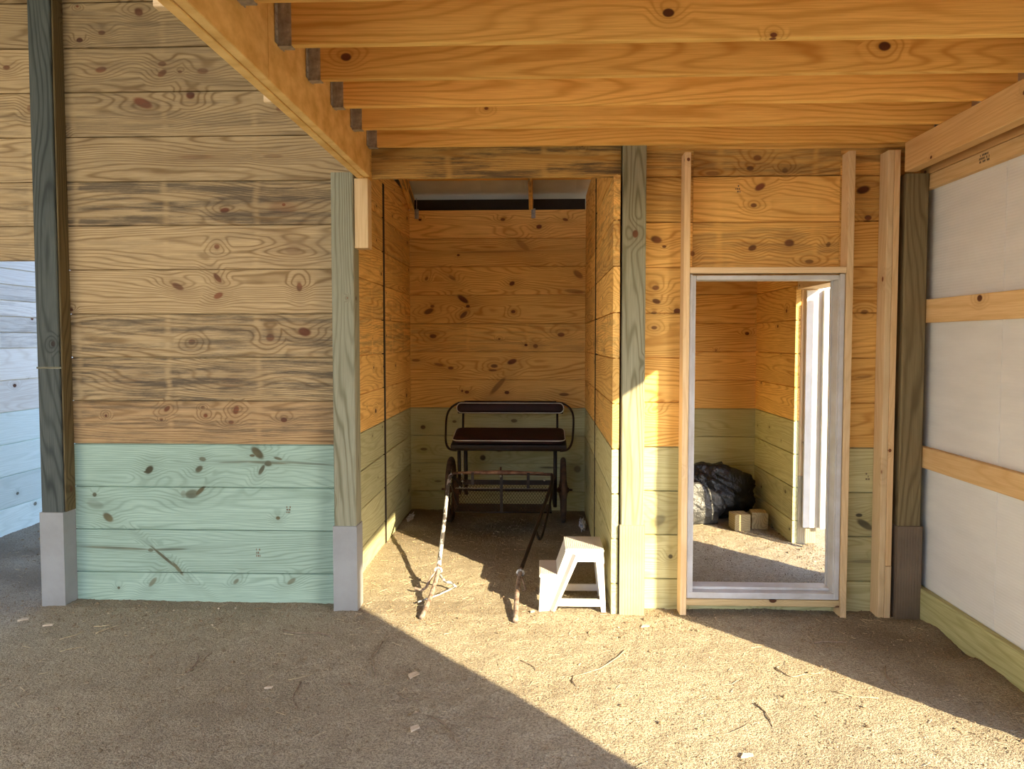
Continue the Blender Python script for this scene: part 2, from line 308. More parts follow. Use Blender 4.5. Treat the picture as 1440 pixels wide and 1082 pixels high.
M_whitewall = wood('skylit_pale_boards', (0.88, 0.85, 0.78), (0.68, 0.61, 0.52), kdens=0.5, contrast=0.4)  # board colour whitened to carry the strong sky light on the far wall
M_whitegreen = wood('skylit_treated_boards', (0.78, 0.87, 0.83), (0.58, 0.68, 0.62), kdens=0.4, contrast=0.35, knotc=(0.12, 0.12, 0.09))  # treated courses whitened likewise for the sky light
M_galv = plain('galvanised_steel', (0.50, 0.47, 0.42), 0.5, 0.25, col2=(0.28, 0.26, 0.22), scale=30)
M_sleeve = plain('grey_vinyl_sleeve', (0.31, 0.315, 0.32), 0.5, col2=(0.26, 0.26, 0.26), scale=5)
M_sleeveT = plain('tan_vinyl_sleeve', (0.36, 0.31, 0.215), 0.5, col2=(0.29, 0.25, 0.17), scale=5)
M_sleeveB = plain('brown_vinyl_sleeve', (0.19, 0.14, 0.10), 0.5, col2=(0.14, 0.105, 0.075), scale=5)
M_vinyl = plain('white_vinyl_trim', (0.76, 0.77, 0.78), 0.45, col2=(0.66, 0.66, 0.66), scale=4)
M_vinylG = plain('aged_white_door_frame', (0.60, 0.61, 0.64), 0.5, col2=(0.50, 0.49, 0.49), scale=6)
M_roofp = plain('off_white_roof_sheet', (0.66, 0.64, 0.58), 0.6, col2=(0.56, 0.54, 0.48), scale=2)
M_plas = plain('white_stool_plastic', (0.74, 0.715, 0.69), 0.4, col2=(0.68, 0.65, 0.62), scale=6)
M_black = plain('black_painted_steel', (0.018, 0.014, 0.013), 0.5, 0.3, col2=(0.035, 0.018, 0.012), scale=14)
M_darkstrip = plain('dark_joint_strip', (0.03, 0.02, 0.014), 0.8)
M_rustL = plain('flaking_brown_paint', (0.34, 0.20, 0.13), 0.8, 0.1, col2=(0.14, 0.07, 0.045), scale=20, bump=0.2)
M_rust = plain('rusty_steel', (0.12, 0.055, 0.032), 0.8, 0.2, col2=(0.05, 0.025, 0.016), scale=25, bump=0.2)
M_shaft = plain('chipped_white_paint_steel', (0.55, 0.56, 0.56), 0.5, 0.1, col2=(0.10, 0.09, 0.085), scale=20, stretch=(1, 0.35, 1), thr=(0.47, 0.53))
M_shaftR = plain('worn_pinkish_steel', (0.42, 0.34, 0.30), 0.6, 0.2, col2=(0.16, 0.10, 0.07), scale=30)
M_maroon = plain('maroon_vinyl', (0.030, 0.005, 0.006), 0.65, col2=(0.014, 0.003, 0.003), scale=6)
M_pipe = plain('white_piping', (0.75, 0.73, 0.68), 0.5)
M_tire = plain('dusty_tyre_rubber', (0.10, 0.055, 0.035), 0.85, col2=(0.045, 0.028, 0.02), scale=18)
M_twig = plain('dry_twig', (0.34, 0.26, 0.19), 0.9, col2=(0.18, 0.13, 0.09), scale=30)
M_straw = plain('pale_straw', (0.55, 0.45, 0.28), 0.85, col2=(0.36, 0.28, 0.17), scale=40)
M_chip = plain('pale_wood_chip', (0.62, 0.52, 0.40), 0.8, col2=(0.46, 0.36, 0.25), scale=20)
# translucent twin-wall cladding
s = NT('milky_twin_wall_panel'); tc = s.n('TexCoord').outputs['Object']; sp = s.n('SeparateXYZ'); s.l(tc, sp.inputs[0])
rib = s.math('SINE', s.math('MULTIPLY', sp.outputs[2], 6.2832/0.016))
n = s.noise(s.vm('MULTIPLY', tc, (1, 1.2, 6)), 2.0, 3.0)
s.l(s.mix(s.mapr(n, 0.3, 0.7), (0.80, 0.82, 0.85), (0.73, 0.75, 0.78)), s.b.inputs['Base Color'])
s.b.inputs['Roughness'].default_value = 0.4; s.bump(rib, 0.12, 0.003); M_panel = s.m
# black plastic
s = NT('black_bag_plastic'); tc = s.n('TexCoord').outputs['Object']
n = s.noise(tc, 9.0, 5.0, 0.65); s.b.inputs['Base Color'].default_value = (0.012, 0.013, 0.016, 1)
s.b.inputs['Roughness'].default_value = 0.22; s.bump(n, 0.9, 0.03); M_bag = s.m
s = NT('sunlit_dusty_plastic'); tc = s.n('TexCoord').outputs['Object']  # grey copy of the bag plastic: sun sheen and dust put into colour
n = s.noise(tc, 9.0, 5.0, 0.65); s.l(s.mix(s.mapr(n, 0.35, 0.6), (0.085, 0.085, 0.082), (0.025, 0.026, 0.03)), s.b.inputs['Base Color'])
s.b.inputs['Roughness'].default_value = 0.35; s.bump(n, 0.9, 0.03); M_bagG = s.m
# dirt
def dirt(name, a, b, dark_earth):
    s = NT(name); g = s.n('NewGeometry').outputs['Position']
    n1 = s.noise(g, 1.1, 4.0, 0.6); n2 = s.noise(g, 75.0, 4.0, 0.7); n3 = s.noise(g, 9.0, 4.0, 0.65)
    n4 = s.noise(g, 150.0, 2.0, 0.6)
    col = s.mix(s.mapr(s.math('ADD', s.math('MULTIPLY', n2, 0.6), s.math('MULTIPLY', n4, 0.4)), 0.42, 0.60), a, b)
    col = s.mix(s.mapr(n3, 0.45, 0.75, 0.0, 0.45), col, b)
    col = s.mix(s.mapr(n1, 0.45, 0.75, 0.0, 0.35), col, dark_earth)
    # darker soil: wet right corner, plus far left opening, alcove rear, wall foot
    at = s.n('Attribute', attribute_name='soil_dark').outputs['Fac']
    col = s.mix(s.math('MULTIPLY', at, 0.8), col, dark_earth)
    s.l(col, s.b.inputs['Base Color']); s.b.inputs['Roughness'].default_value = 0.95; s.b.inputs['Specular IOR Level'].default_value = 0.1
    w2 = s.n('TexVoronoi', feature='F1'); w2.inputs['Scale'].default_value = 95.0; s.l(g, w2.inputs['Vector'])
    h = s.math('ADD', s.math('MULTIPLY', n2, 1.0), s.math('MULTIPLY', w2.outputs['Distance'], -0.25))
    h = s.math('ADD', h, s.math('MULTIPLY', n3, 1.2)); h = s.math('ADD', h, s.math('MULTIPLY', n4, 0.35))
    s.bump(h, 0.85, 0.014)
    return s.m
M_grey = plain('grey_rear_boards', (0.20, 0.19, 0.17), 0.8)
M_white = plain('white_metal_siding', (0.74, 0.77, 0.82), 0.6, col2=(0.68, 0.71, 0.76))
M_dirt = dirt('packed_dirt', (0.53, 0.465, 0.345), (0.25, 0.21, 0.155), (0.16, 0.12, 0.08))

# ------------------------------------------------------------ ground
def fl_h(x, y):
    h = 0.010*noise.noise((x*2.1, y*2.1, 0.3))+0.006*noise.noise((x*7, y*7, 4.0))+0.0045*noise.noise((x*19, y*19, 9.0))
    h += 0.0035*noise.noise((x*41, y*41, 2.0))
    # soil thrown up along the long wall
    h += 0.03*math.exp(-((y-4.62)/0.10)**2)*max(0, noise.noise((x*3.1, 1.7, 0)))*(1 if x < -1.3 else 0.3)
    if x > 1.5 and y < 4.6: h += 0.035*math.exp(-((x-2.25)/0.18)**2)*max(0, 0.4+noise.noise((y*4.0, 5.0, x*2)))
    return h
def grid_mesh(name, xs, ys, hf):
    v = [(x, y, hf(x, y)) for y in ys for x in xs]; nx = len(xs)
    f = [(j*nx+i, j*nx+i+1, (j+1)*nx+i+1, (j+1)*nx+i) for j in range(len(ys)-1) for i in range(nx-1)]
    me = bpy.data.meshes.new(name); me.from_pydata(v, [], f)
    for p in me.polygons: p.use_smooth = True
    at = me.attributes.new('soil_dark', 'FLOAT', 'POINT')
    def soil_dark(x, y):
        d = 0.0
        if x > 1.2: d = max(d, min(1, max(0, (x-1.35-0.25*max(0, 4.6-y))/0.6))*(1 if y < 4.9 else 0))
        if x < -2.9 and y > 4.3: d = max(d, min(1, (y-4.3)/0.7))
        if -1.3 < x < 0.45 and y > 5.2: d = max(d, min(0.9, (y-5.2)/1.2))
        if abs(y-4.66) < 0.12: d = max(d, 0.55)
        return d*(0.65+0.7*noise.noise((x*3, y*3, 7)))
    at.data.foreach_set('value', [max(0, soil_dark(q[0], q[1])) for q in v])
    return me
xs = [-5.0+0.022*i for i in range(int(7.5/0.022)+1)]; ys = [1.7+0.02*i for i in range(int(6.0/0.02)+1)]
fl = link('floor', grid_mesh('floor', xs, ys, fl_h), M_dirt); tag(fl, kind='structure')
og = [-60, -30, -15, -8, -5.2, -3, -1, 1, 2.5, 5, 9, 18, 35, 60]
gd = link('ground', grid_mesh('ground', og, og, lambda x, y: -0.035), M_dirt); tag(gd, kind='structure')

# ------------------------------------------------------------ board walls
PITCH = 0.2765; Z0 = 0.19; GAP = 0.0
def levels(top):
    out = []; k = -1
    while True:
        a = Z0+PITCH*k; b = a+PITCH
        if a >= top-0.02: break
        out.append((k, max(a, -0.08), min(b, top))); k += 1
    return out          # k -1..2 are the treated courses
def board_wall(parent, axis, run, face, th, top, mp, mg, stains={}, bottom=-9, tints={}, off=0.0):
    """run = (lo, hi) along axis, face = plane seen by the camera, th signed thickness behind it"""
    for k, a, b in levels(top):
        a += off; b = min(b+off, top)
        if b <= bottom+0.02: continue
        a = max(a, bottom)
        j = random.uniform(-0.0012, 0.0012)
        d = (face+j, face+j+th) if th > 0 else (face+j+th, face+j)
        m = mg if k <= 2 else mp
        t = tints.get(k, 1.0); t = t if isinstance(t, tuple) else (t, t, t)
        g = (0.0018, 0.0028, 0.0036)[k % 3]
        kw = dict(tint=t, stain=stains.get(k, 0.0))
        if axis == 'x': timber('plank', parent, m, run, d, (a, b), 'x', c=0.0015, groove=g, **kw)
        else: timber('plank', parent, m, d, run, (a, b), 'y', c=0.0015, groove=g, **kw)
def wall(name, loc=(0, 0, 0)): return empty(name, loc, kind='structure')
# long wall left of the alcove, and its continuation over the far left opening
wA = wall('wall_middle', (-2.1, 4.72, 0))
stA = {3: 0.75, 4: 1.0, 5: 0.85, 6: 0.0, 7: 0.25, 8: 0.9, 9: 0.2, 10: 0.45, 12: 0.5, 11: 0.35}
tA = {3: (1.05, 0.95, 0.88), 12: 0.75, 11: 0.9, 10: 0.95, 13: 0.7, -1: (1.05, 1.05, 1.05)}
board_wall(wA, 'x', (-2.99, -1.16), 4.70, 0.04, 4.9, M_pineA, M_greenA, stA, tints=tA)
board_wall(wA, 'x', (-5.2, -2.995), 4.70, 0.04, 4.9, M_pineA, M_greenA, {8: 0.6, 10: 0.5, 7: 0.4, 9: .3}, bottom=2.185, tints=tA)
# alcove
wL = wall('wall_alcove_left', (-1.30, 6.0, 0)); wR = wall('wall_alcove_right', (0.455, 6.0, 0)); wK = wall('wall_alcove_back', (-0.42, 7.42, 0))
stL = {6: 0.3, 5: 0.5, 8: 0.3, 7: .2, 9: .15}
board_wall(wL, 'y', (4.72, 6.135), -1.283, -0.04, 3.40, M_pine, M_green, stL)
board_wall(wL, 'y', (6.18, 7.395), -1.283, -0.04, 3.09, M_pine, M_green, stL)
timber('joint_strip', wL, M_darkstrip, (-1.300, -1.2785), (6.13, 6.185), (0, 2.955), 'z')
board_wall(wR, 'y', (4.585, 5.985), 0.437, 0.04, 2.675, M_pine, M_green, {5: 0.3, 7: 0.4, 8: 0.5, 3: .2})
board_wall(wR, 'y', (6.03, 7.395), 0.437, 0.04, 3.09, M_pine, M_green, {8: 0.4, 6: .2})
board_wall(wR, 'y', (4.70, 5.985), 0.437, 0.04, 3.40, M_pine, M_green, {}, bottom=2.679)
timber('joint_strip', wR, M_darkstrip, (0.4325, 0.454), (5.98, 6.035), (0, 2.95), 'z')
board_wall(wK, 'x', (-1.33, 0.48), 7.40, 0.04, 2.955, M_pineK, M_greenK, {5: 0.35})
# wall around the inner doorway
wB = wall('wall_doorway', (1.35, 4.70, 0))
stB = {10: 0.0, 8: 0.35, 9: 0.6, 6: 0.1}
board_wall(wB, 'x', (0.485, 0.93), 4.69, 0.04, 3.05, M_pineB, M_greenB, stB, tints={8: .93})
board_wall(wB, 'x', (1.815, 2.345), 4.69, 0.04, 3.05, M_pineB, M_greenB, stB, tints={8: .9})
for (a, b, t, st) in ((2.126, 2.402, 0.9, 0.45), (2.402, 2.679, 1.0, 0.1), (2.679, 3.05, 0.85, 0.6)):
    timber('plank', wB, M_pineB, (0.9315, 1.8135), (4.69, 4.73), (a+GAP/2, b-GAP/2), 'x', tint=(t, t, t), stain=st, c=0.0015, groove=0.002)
timber('plank', wB, M_greenB, (0.9315, 1.8135), (4.69, 4.73), (-0.08, 0.06), 'x')
for x0, x1 in ((0.857, 0.895), (1.822, 1.860)): timber('stud', wB, M_stud, (x0, x1), (4.58, 4.688), (-0.03, 2.80), 'z', tint=(1.0, .97, .93))
timber('door_header', wB, M_stud, (0.8965, 1.8205), (4.585, 4.688), (2.083, 2.119), 'x')
timber('stud', wB, M_stud, (2.046, 2.082), (4.575, 4.688), (-0.03, 2.80), 'z'); timber('stud', wB, M_stud, (2.0835, 2.119), (4.575, 4.688), (0.32, 2.80), 'z', tint=(1, .93, .85))
timber('stud', wB, M_stud, (2.0835, 2.119), (4.572, 4.688), (-0.03, 0.317), 'z')
timber('sill_plank', wB, M_stud, (0.8965, 1.8205), (4.59, 4.688), (0.055, 0.095), 'x', tint=(.85, .85, .75))
zz = -0.05
for hgt, m in ((0.32, M_greenB), (0.30, M_stud), (0.22, M_green), (0.42, M_greenB), (0.28, M_pine), (0.40, M_pineB), (0.31, M_pine), (0.28, M_pineB), (0.50, M_pine)):
    timber('filler_block', wB, m, (2.122, 2.148), (4.64, 4.688), (zz+0.002, min(zz+hgt, 2.66)-0.002), 'z'); zz += hgt
# store room behind the doorway
wS = wall('wall_store_back', (1.3, 7.42, 0)); wT = wall('wall_store_right', (2.12, 6.9, 0))
board_wall(wS, 'x', (0.485, 2.30), 7.40, 0.04, 2.955, M_pine, M_green, {})
board_wall(wT, 'y', (6.27, 7.395), 2.09, 0.04, 2.955, M_pine, M_green, {0: .3})
board_wall(wT, 'y', (4.74, 5.20), 2.24, 0.04, 2.955, M_pine, M_green, {})
timber('door_header', wT, M_stud, (2.10, 2.28), (4.75, 6.40), (2.10, 2.24), 'y')
timber('plank', wT, M_pine, (2.24, 2.28), (5.20, 6.40), (2.242, 2.955), 'y')
# far left outer wall seen through the opening
wF = wall('wall_left', (-4.65, 6.5, 0))
offs = [0.0]
for k, a, b in levels(3.3):
    m = M_whitegreen if k <= 2 else M_whitewall
    hs = [(a+0.04, b+0.04)] if k < 5 else [(a+0.04, (a+b)/2+0.04), ((a+b)/2+0.04, b+0.04)]
    for p, q in hs: timber('plank', wF, m, (-4.65, -4.61), (4.76, 9.5), (p, q), 'y', c=0.002, groove=0.003, stain=0.35 if k in (5, 6) else 0)
# ------------------------------------------------------------ right wall
wr = wall('wall_right', (2.32, 3.0, 0))
timber('bottom_plank', wr, M_green, (2.288, 2.328), (2.88, 4.685), (-0.03, 0.190), 'y', tint=(.9, .92, .85))
timber('bottom_plank', wr, M_green, (2.288, 2.328), (-2.5, 0.66), (-0.03, 0.190), 'y')
for a, b in ((1.785, 1.923), (0.918, 1.043)):
    timber('girt', wr, M_girt, (2.288, 2.326), (2.88, 4.685), (a, b), 'y')
timber('top_girt', wr, M_girt, (2.288, 2.326), (-2.5, 4.685), (2.662, 2.83), 'y', tint=(.8, .72, .6)); timber('top_girt', wr, M_girt, (2.29, 2.328), (-2.5, 4.685), (2.575, 2.6595), 'y')  # upper piece tinted darker to carry its shade
for y0, y1, z0, z1, nm in ((2.86, 3.90, -0.0, 4.9, 'panel'), (3.903, 4.94, 0, 4.9, 'panel'), (-2.5, 0.66, 0, 4.9, 'panel'), (0.66, 2.86, 2.63, 4.9, 'panel')):
    bm = bmesh.new(); add_box(bm, (-0.008, 0.008), (-(y1-y0)/2, (y1-y0)/2), (-(z1-z0)/2+ (0.03 if z0 == 0 else 0), (z1-z0)/2))
    bm_obj(nm, bm, M_panel, wr, (2.338, (y0+y1)/2, (z0+z1)/2))
for y in (0.58, 2.98): timber('door_post', wr, M_post, (2.206, 2.286), (y, y+0.06), (0, 2.66), 'z')
# ------------------------------------------------------------ unseen shell behind the camera (closed bay, open aisle end)
wb = wall('wall_rear', (0.6, -2.5, 0))
for k, a, b in levels(4.9):
    timber('plank', wb, M_grey, (-1.1, 2.34), (-2.54, -2.50), (a, b), 'x')
wl2 = wall('wall_aisle_left', (-5.2, 1, 0))
for k, a, b in levels(4.9):
    timber('plank', wl2, M_white, (-5.24, -5.20), (-2.5, 4.74), (a+GAP/2, b-GAP/2), 'y')
rf = empty('ceiling_aisle', (-1.4, 1.1, 4.9), kind='structure')
for i in range(8):
    bm = bmesh.new(); add_box(bm, (-3.85, 3.8), (-0.455, 0.455), (0, 0.03)); bm_obj('roof_panel', bm, M_roofp, rf, (-1.43, -2.05+0.92*i+0.0, 4.905))
# ------------------------------------------------------------ loft floor over the bay
ce = empty('ceiling', (0.6, 2.0, 3.08), kind='structure')
for i in range(6):
    timber('deck_board', ce, M_lvl, (-1.12, 2.33), (-2.5+1.2*i, -2.5+1.2*i+1.197), (3.078, 3.096), 'y')
# ------------------------------------------------------------ lean-to roof over alcove and store room
lr = empty('ceiling_lean_to', (0.5, 6.2, 3.2), kind='structure')
sl = -0.31; ang = math.atan(sl)
def roofz(y): return 3.10+sl*(y-7.40)
def sloped(name, mat, x, y0, y1, zb0, th, h):
    """member running down the slope, its underside at zb0(y0)"""
    L = math.hypot(y1-y0, (y1-y0)*sl); me = lumber_mesh(L, th, h, mat)
    ym = (y0+y1)/2; o = link(name, me, None, lr, (x, ym, zb0(ym)+h/2/math.cos(ang)), (0, 0, 0))
    o.rotation_euler = Matrix.Rotation(math.pi/2, 4, 'Z').to_euler(); o.rotation_euler = (0, -ang, math.pi/2); return o
M_rafter = M_joist
for x in (-1.26, -0.095, 1.2): sloped('rafter', M_rafter, x, 4.80, 7.75, lambda y: roofz(y)-0.15, 0.038, 0.14)
for y in (5.2, 5.8, 6.45, 7.10): 
    timber('purlin', lr, M_joist, (-1.33, 2.32), (y-0.045, y+0.045), (roofz(y)-0.008, roofz(y)+0.03), 'x')
sheets = [(-1.5+0.92*i, min(-1.5+0.92*(i+1), 2.45)) for i in range(5)]
for a, b in sheets:
    bm = bmesh.new()
    n = 2
    for i in range(n):
        u0, u1 = a+(b-a)*i/n, a+(b-a)*(i+1)/n
        r = 0.0
        vs = [(u0, 4.6, roofz(4.6)+0.035+r), (u1, 4.6, roofz(4.6)+0.035+r), (u1, 7.95, roofz(7.95)+0.035+r), (u0, 7.95, roofz(7.95)+0.035+r)]
        A = [bm.verts.new(Vector(q)-Vector((a, 6.3, roofz(6.3)))) for q in vs]; B = [bm.verts.new(Vector(q)-Vector((a, 6.3, roofz(6.3)))+Vector((0, 0, 0.004))) for q in vs]
        bm.faces.new(A); bm.faces.new(B[::-1])
        for q in range(4): bm.faces.new((A[q], A[(q+1) % 4], B[(q+1) % 4], B[q]))
    bm_obj('roof_sheet', bm, M_roofp, lr, (a, 6.3, roofz(6.3)))
timber('eave_shade_strip', lr, M_darkstrip, (-1.28, 0.434), (7.45, 7.47), (2.90, 3.065), 'x')  # added dark strip standing in for the shade in the eave gap
timber('fascia', lr, M_postD, (-1.5, 2.45), (7.78, 7.82), (2.5, roofz(7.8)+0.05), 'x')
for x, nm in ((-1.345, 'gable_panel'), (2.318, 'gable_panel')):
    bm = bmesh.new(); add_prism(bm, [(-1.5, -0.0), (1.5, -0.0), (1.5, roofz(7.7)+0.03-2.955), (-1.5, roofz(4.7)+0.03-2.955)], 0, 0.012, 'yz')
    bm_obj(nm, bm, M_roofp, lr, (x, 6.2, 2.955))
for x in (-1.235, -0.095):   # hurricane ties under the rafter heels
    bm = bmesh.new(); add_box(bm, (-0.003, 0.0), (-0.02, 0.02), (-0.10, 0.10)); add_box(bm, (-0.02, 0.02), (-0.004, 0), (-0.10, -0.005))
    for q in range(4): add_box(bm, (-0.008+(q % 2)*0.016, -0.002+(q % 2)*0.016), (-0.007, -0.003), (-0.085+0.02*q, -0.079+0.02*q))
    bm_obj('rafter_tie', bm, M_galv, lr, (x+0.024, 7.395, 2.97))

# ------------------------------------------------------------ posts
def sleeve(parent, x0, x1, y0, y1, z1, mat, ribs=True, wrap=0.012, z0=-0.03):
    bm = bmesh.new(); xa, xb, ya, yb = x0-wrap/2, x1+wrap/2, y0-wrap, y1
    cx0, cy0 = (xa+xb)/2, (ya+yb)/2
    pts = []
    n = 9
    def side(p, q, nrm):
        for i in range(n):
            t0, t1 = i/n, (i+0.72)/n
            for t, d in ((t0, 0), (t1, 0), (t1+0.03, -0.003), ((i+1)/n-0.03, -0.003)):
                x, y = p[0]+(q[0]-p[0])*t, p[1]+(q[1]-p[1])*t
                pts.append((x+nrm[0]*d-cx0, y+nrm[1]*d-cy0))
    if ribs:
        side((xa, ya), (xb, ya), (0, -1)); side((xb, ya), (xb, yb), (1, 0)); pts.append((xb-cx0, yb-cy0)); pts.append((xa-cx0, yb-cy0))
        side((xa, yb), (xa, ya), (-1, 0))
    else: pts = [(xa-cx0, ya-cy0), (xb-cx0, ya-cy0), (xb-cx0, yb-cy0), (xa-cx0, yb-cy0)]
    n2 = len(pts)
    B = [bm.verts.new((x, y, z0)) for x, y in pts]; T = [bm.verts.new((x, y, z1)) for x, y in pts]
    bm.faces.new(T); bm.faces.new(B[::-1])
    for i in range(n2): bm.faces.new((B[i], B[(i+1) % n2], T[(i+1) % n2], T[i]))
    return bm_obj('post_sleeve', bm, mat, parent, (cx0, cy0, 0))
def post(label, x, y, z, mat, smat, sz, ribs, sl_label, tint=(1, 1, 1)):
    t = empty('wooden_post', ((x[0]+x[1])/2, (y[0]+y[1])/2, 0), label=label, cat='post')
    timber('shaft', t, mat, x, y, (-0.05, z), 'z', tint=tint, c=0.006)
    s = sleeve(t, x[0], x[1], y[0], y[1], sz, smat, ribs)
    if sl_label: s['label'] = sl_label
    return t
p1 = post('dark weathered square post standing free at the left, with a plain grey base sleeve', (-3.137, -2.997), (4.585, 4.70), 4.9, M_postD, M_sleeve, 0.60, False, 'smooth grey base sleeve')
# lighter laminated ply on the inner side of the dark post
timber('side_ply', p1, M_postB, (-2.9965, -2.985), (4.60, 4.698), (0.60, 4.9), 'z', tint=(.7, .65, .55))
bm = bmesh.new(); add_box(bm, (-0.073, 0.085), (-0.001, 0.001), (-0.006, 0.006)); o = bm_obj('strap', bm, M_post, p1, (-3.067, 4.583, 1.51)); o['label'] = 'thin pale strap across the post'
p2 = post('grey-green treated post at the left corner of the alcove, under the plywood beam', (-1.277, -1.139), (4.585, 4.72), 2.70, M_post, M_sleeve, 0.53, False, 'smooth grey base sleeve')
p3 = post('grey-green treated post between alcove and doorway, half lit by the sun', (0.491, 0.631), (4.575, 4.688), 3.0, M_post, M_sleeveT, 0.555, True, 'ribbed tan base sleeve')
p4 = post('brown-green treated post in the right corner beside the white panels', (2.151, 2.284), (4.57, 4.687), 2.662, M_postB, M_sleeveB, 0.565, True, 'ribbed dark brown base sleeve')
# ------------------------------------------------------------ beam, blocks, joists
be = empty('beam', (-1.075, 1.1, 2.66), label='long doubled plywood beam running overhead from the top left to the alcove corner', cat='beam')
for x0, x1, cuts in ((-1.120, -1.079, (-2.45, 1.3, 4.60)), (-1.0775, -1.036, (-2.45, 2.885, 4.60))):
    for a, b in zip(cuts, cuts[1:]):
        o = timber('beam_ply', be, M_lvl, (x0, x1), (a, b-0.004), (2.668 if x0 < -1.1 else 2.672, 3.075), 'y')
st = timber('wooden_stub', None, M_stud, (-1.137, -1.052), (4.60, 4.70), (2.245, 2.666), 'z', tint=(1, .95, .85)); tag(st, 'short pale wooden stub hanging below the beam end at the alcove corner', 'stub')
for y, lab in ((3.30, 'farther of the two pale wood blocks on the left side of the beam'), (2.36, 'nearer pale wood block on the left side of the beam, at the top edge')):
    b_ = timber('wood_block', None, M_stud, (-1.21, -1.1215), (y, y+0.038), (2.72, 2.86), 'x'); tag(b_, lab, 'block', 'blocks nailed to the beam')
hb = timber('header_board', None, M_pineB, (-1.034, 0.4845), (4.63, 4.668), (2.672, 2.955), 'x', stain=1.0, tint=(.75, .75, .72)); tag(hb, 'dark-stained board with a thin bright lower edge spanning above the alcove', 'board')
ordn = ['at the very top edge of the view', 'nearest one seen at full width, hanger at top left', 'second one seen at full width', 'third one seen at full width', 'fourth one seen, two before the last wide one', 'fifth one seen, just before the thin last one', 'thin last one tight against the alcove header']
hang = None
for i, y in enumerate((2.585, 2.985, 3.375, 3.765, 4.155, 4.535, 4.725)):
    y0, y1 = y, y+0.038
    if i == 6: y0, y1 = 4.675, 4.688; y0 = 4.6695; y1 = 4.6885
    j = timber('ceiling_joist', None, M_joist, (-1.034, 2.285), (y0, y1), (2.840, 3.074), 'x', tint=((1.03, 1.0, .95), (1.04, 1.04, 1.0), (1.02, .98, .9))[i % 3], c=0.002)
    lab = 'orange pine joist, '+(ordn[i])
    tag(j, lab, 'joist', 'ceiling joists')
    bm = bmesh.new()
    if i != 6:
        add_box(bm, (0, 0.055), (-0.0035, -0.001), (-0.004, 0.165)); add_box(bm, (0, 0.055), (0.039, 0.0415), (-0.004, 0.165)); add_box(bm, (0, 0.055), (-0.0035, 0.0415), (-0.005, -0.002))
        add_box(bm, (0, 0.003), (-0.034, -0.001), (0.0, 0.17)); add_box(bm, (0, 0.003), (0.039, 0.07), (0.0, 0.17))
        for q in range(5):
            add_box(bm, (0.018+0.016*(q % 2), 0.027+0.016*(q % 2)), (-0.0065, -0.003), (0.02+0.03*q, 0.029+0.03*q)); add_box(bm, (0.003, 0.005), (-0.022, -0.014), (0.02+0.03*q, 0.028+0.03*q))
    else:
        add_box(bm, (0, 0.05), (-0.0025, -0.0005), (-0.004, 0.10)); add_box(bm, (0, 0.05), (-0.0025, 0.019), (-0.005, -0.002))
    h_ = bm_obj('joist_hanger', bm, M_galv, j, (-1.034, y0, 2.84)); h_['label'] = 'galvanised steel hanger with nail heads'
le = timber('ledger_beam', None, M_girt, (2.132, 2.205), (-2.45, 4.555), (2.668, 2.838), 'y', tint=(1, .95, .85)); tag(le, 'yellow pine ledger carrying the joists along the right wall', 'beam')
# ------------------------------------------------------------ inner door frame
d1 = empty('door_1', (1.35, 4.66, 0.1), kind='structure')
def frame_piece(name, x, z, y, mat, par, bev=0.004):
    bm = bmesh.new(); c = ((x[0]+x[1])/2, (y[0]+y[1])/2, (z[0]+z[1])/2)
    add_box(bm, (x[0]-c[0], x[1]-c[0]), (y[0]-c[1], y[1]-c[1]), (z[0]-c[2], z[1]-c[2]), bev); return bm_obj(name, bm, mat, par, c)
frame_piece('jamb', (0.903, 0.938), (0.10, 2.072), (4.610, 4.735), M_vinylG, d1)
frame_piece('jamb', (1.785, 1.814), (0.10, 2.072), (4.610, 4.735), M_vinylG, d1)
frame_piece('brick_mould', (1.790, 1.8185), (0.10, 2.078), (4.595, 4.612), M_vinylG, d1)
frame_piece('brick_mould', (0.8985, 0.914), (0.10, 2.078), (4.595, 4.612), M_vinylG, d1)
frame_piece('head_jamb', (0.938, 1.785), (2.045, 2.072), (4.610, 4.735), M_vinylG, d1)
frame_piece('sill', (0.903, 1.814), (0.097, 0.135), (4.600, 4.77), M_vinylG, d1); frame_piece('threshold', (0.938, 1.785), (0.135, 0.152), (4.66, 4.76), M_vinylG, d1)
frame_piece('door_stop', (0.938, 0.947), (0.152, 2.045), (4.70, 4.72), M_vinylG, d1, 0.002)
frame_piece('door_stop', (1.777, 1.785), (0.152, 2.045), (4.70, 4.72), M_vinylG, d1, 0.002)
for z in (0.42, 1.12, 1.85): frame_piece('hinge_plate', (0.937, 0.9395), (z-0.045, z+0.045), (4.63, 4.66), M_galv, d1, 0.0)
# outer doorway of the store room
ps = post('pale post seen through the doorway at the far side of the outer door', (2.137, 2.277), (6.28, 6.40), 2.098, M_stud, M_sleeveT, 0.56, True, 'ribbed pale base sleeve')
d2 = empty('door_2', (2.25, 5.9, 0.1), kind='structure')
frame_piece('panel', (2.165, 2.290), (0.137, 2.09), (6.24, 6.266), M_vinyl, d2)
frame_piece('side_return', (2.291, 2.335), (0.137, 2.09), (6.20, 6.266), M_vinyl, d2)
frame_piece('door_edge', (2.30, 2.345), (0.10, 2.09), (6.05, 6.10), M_stud, d2)
frame_piece('door_edge_trim', (2.262, 2.299), (0.10, 2.09), (5.98, 6.02), M_vinyl, d2)
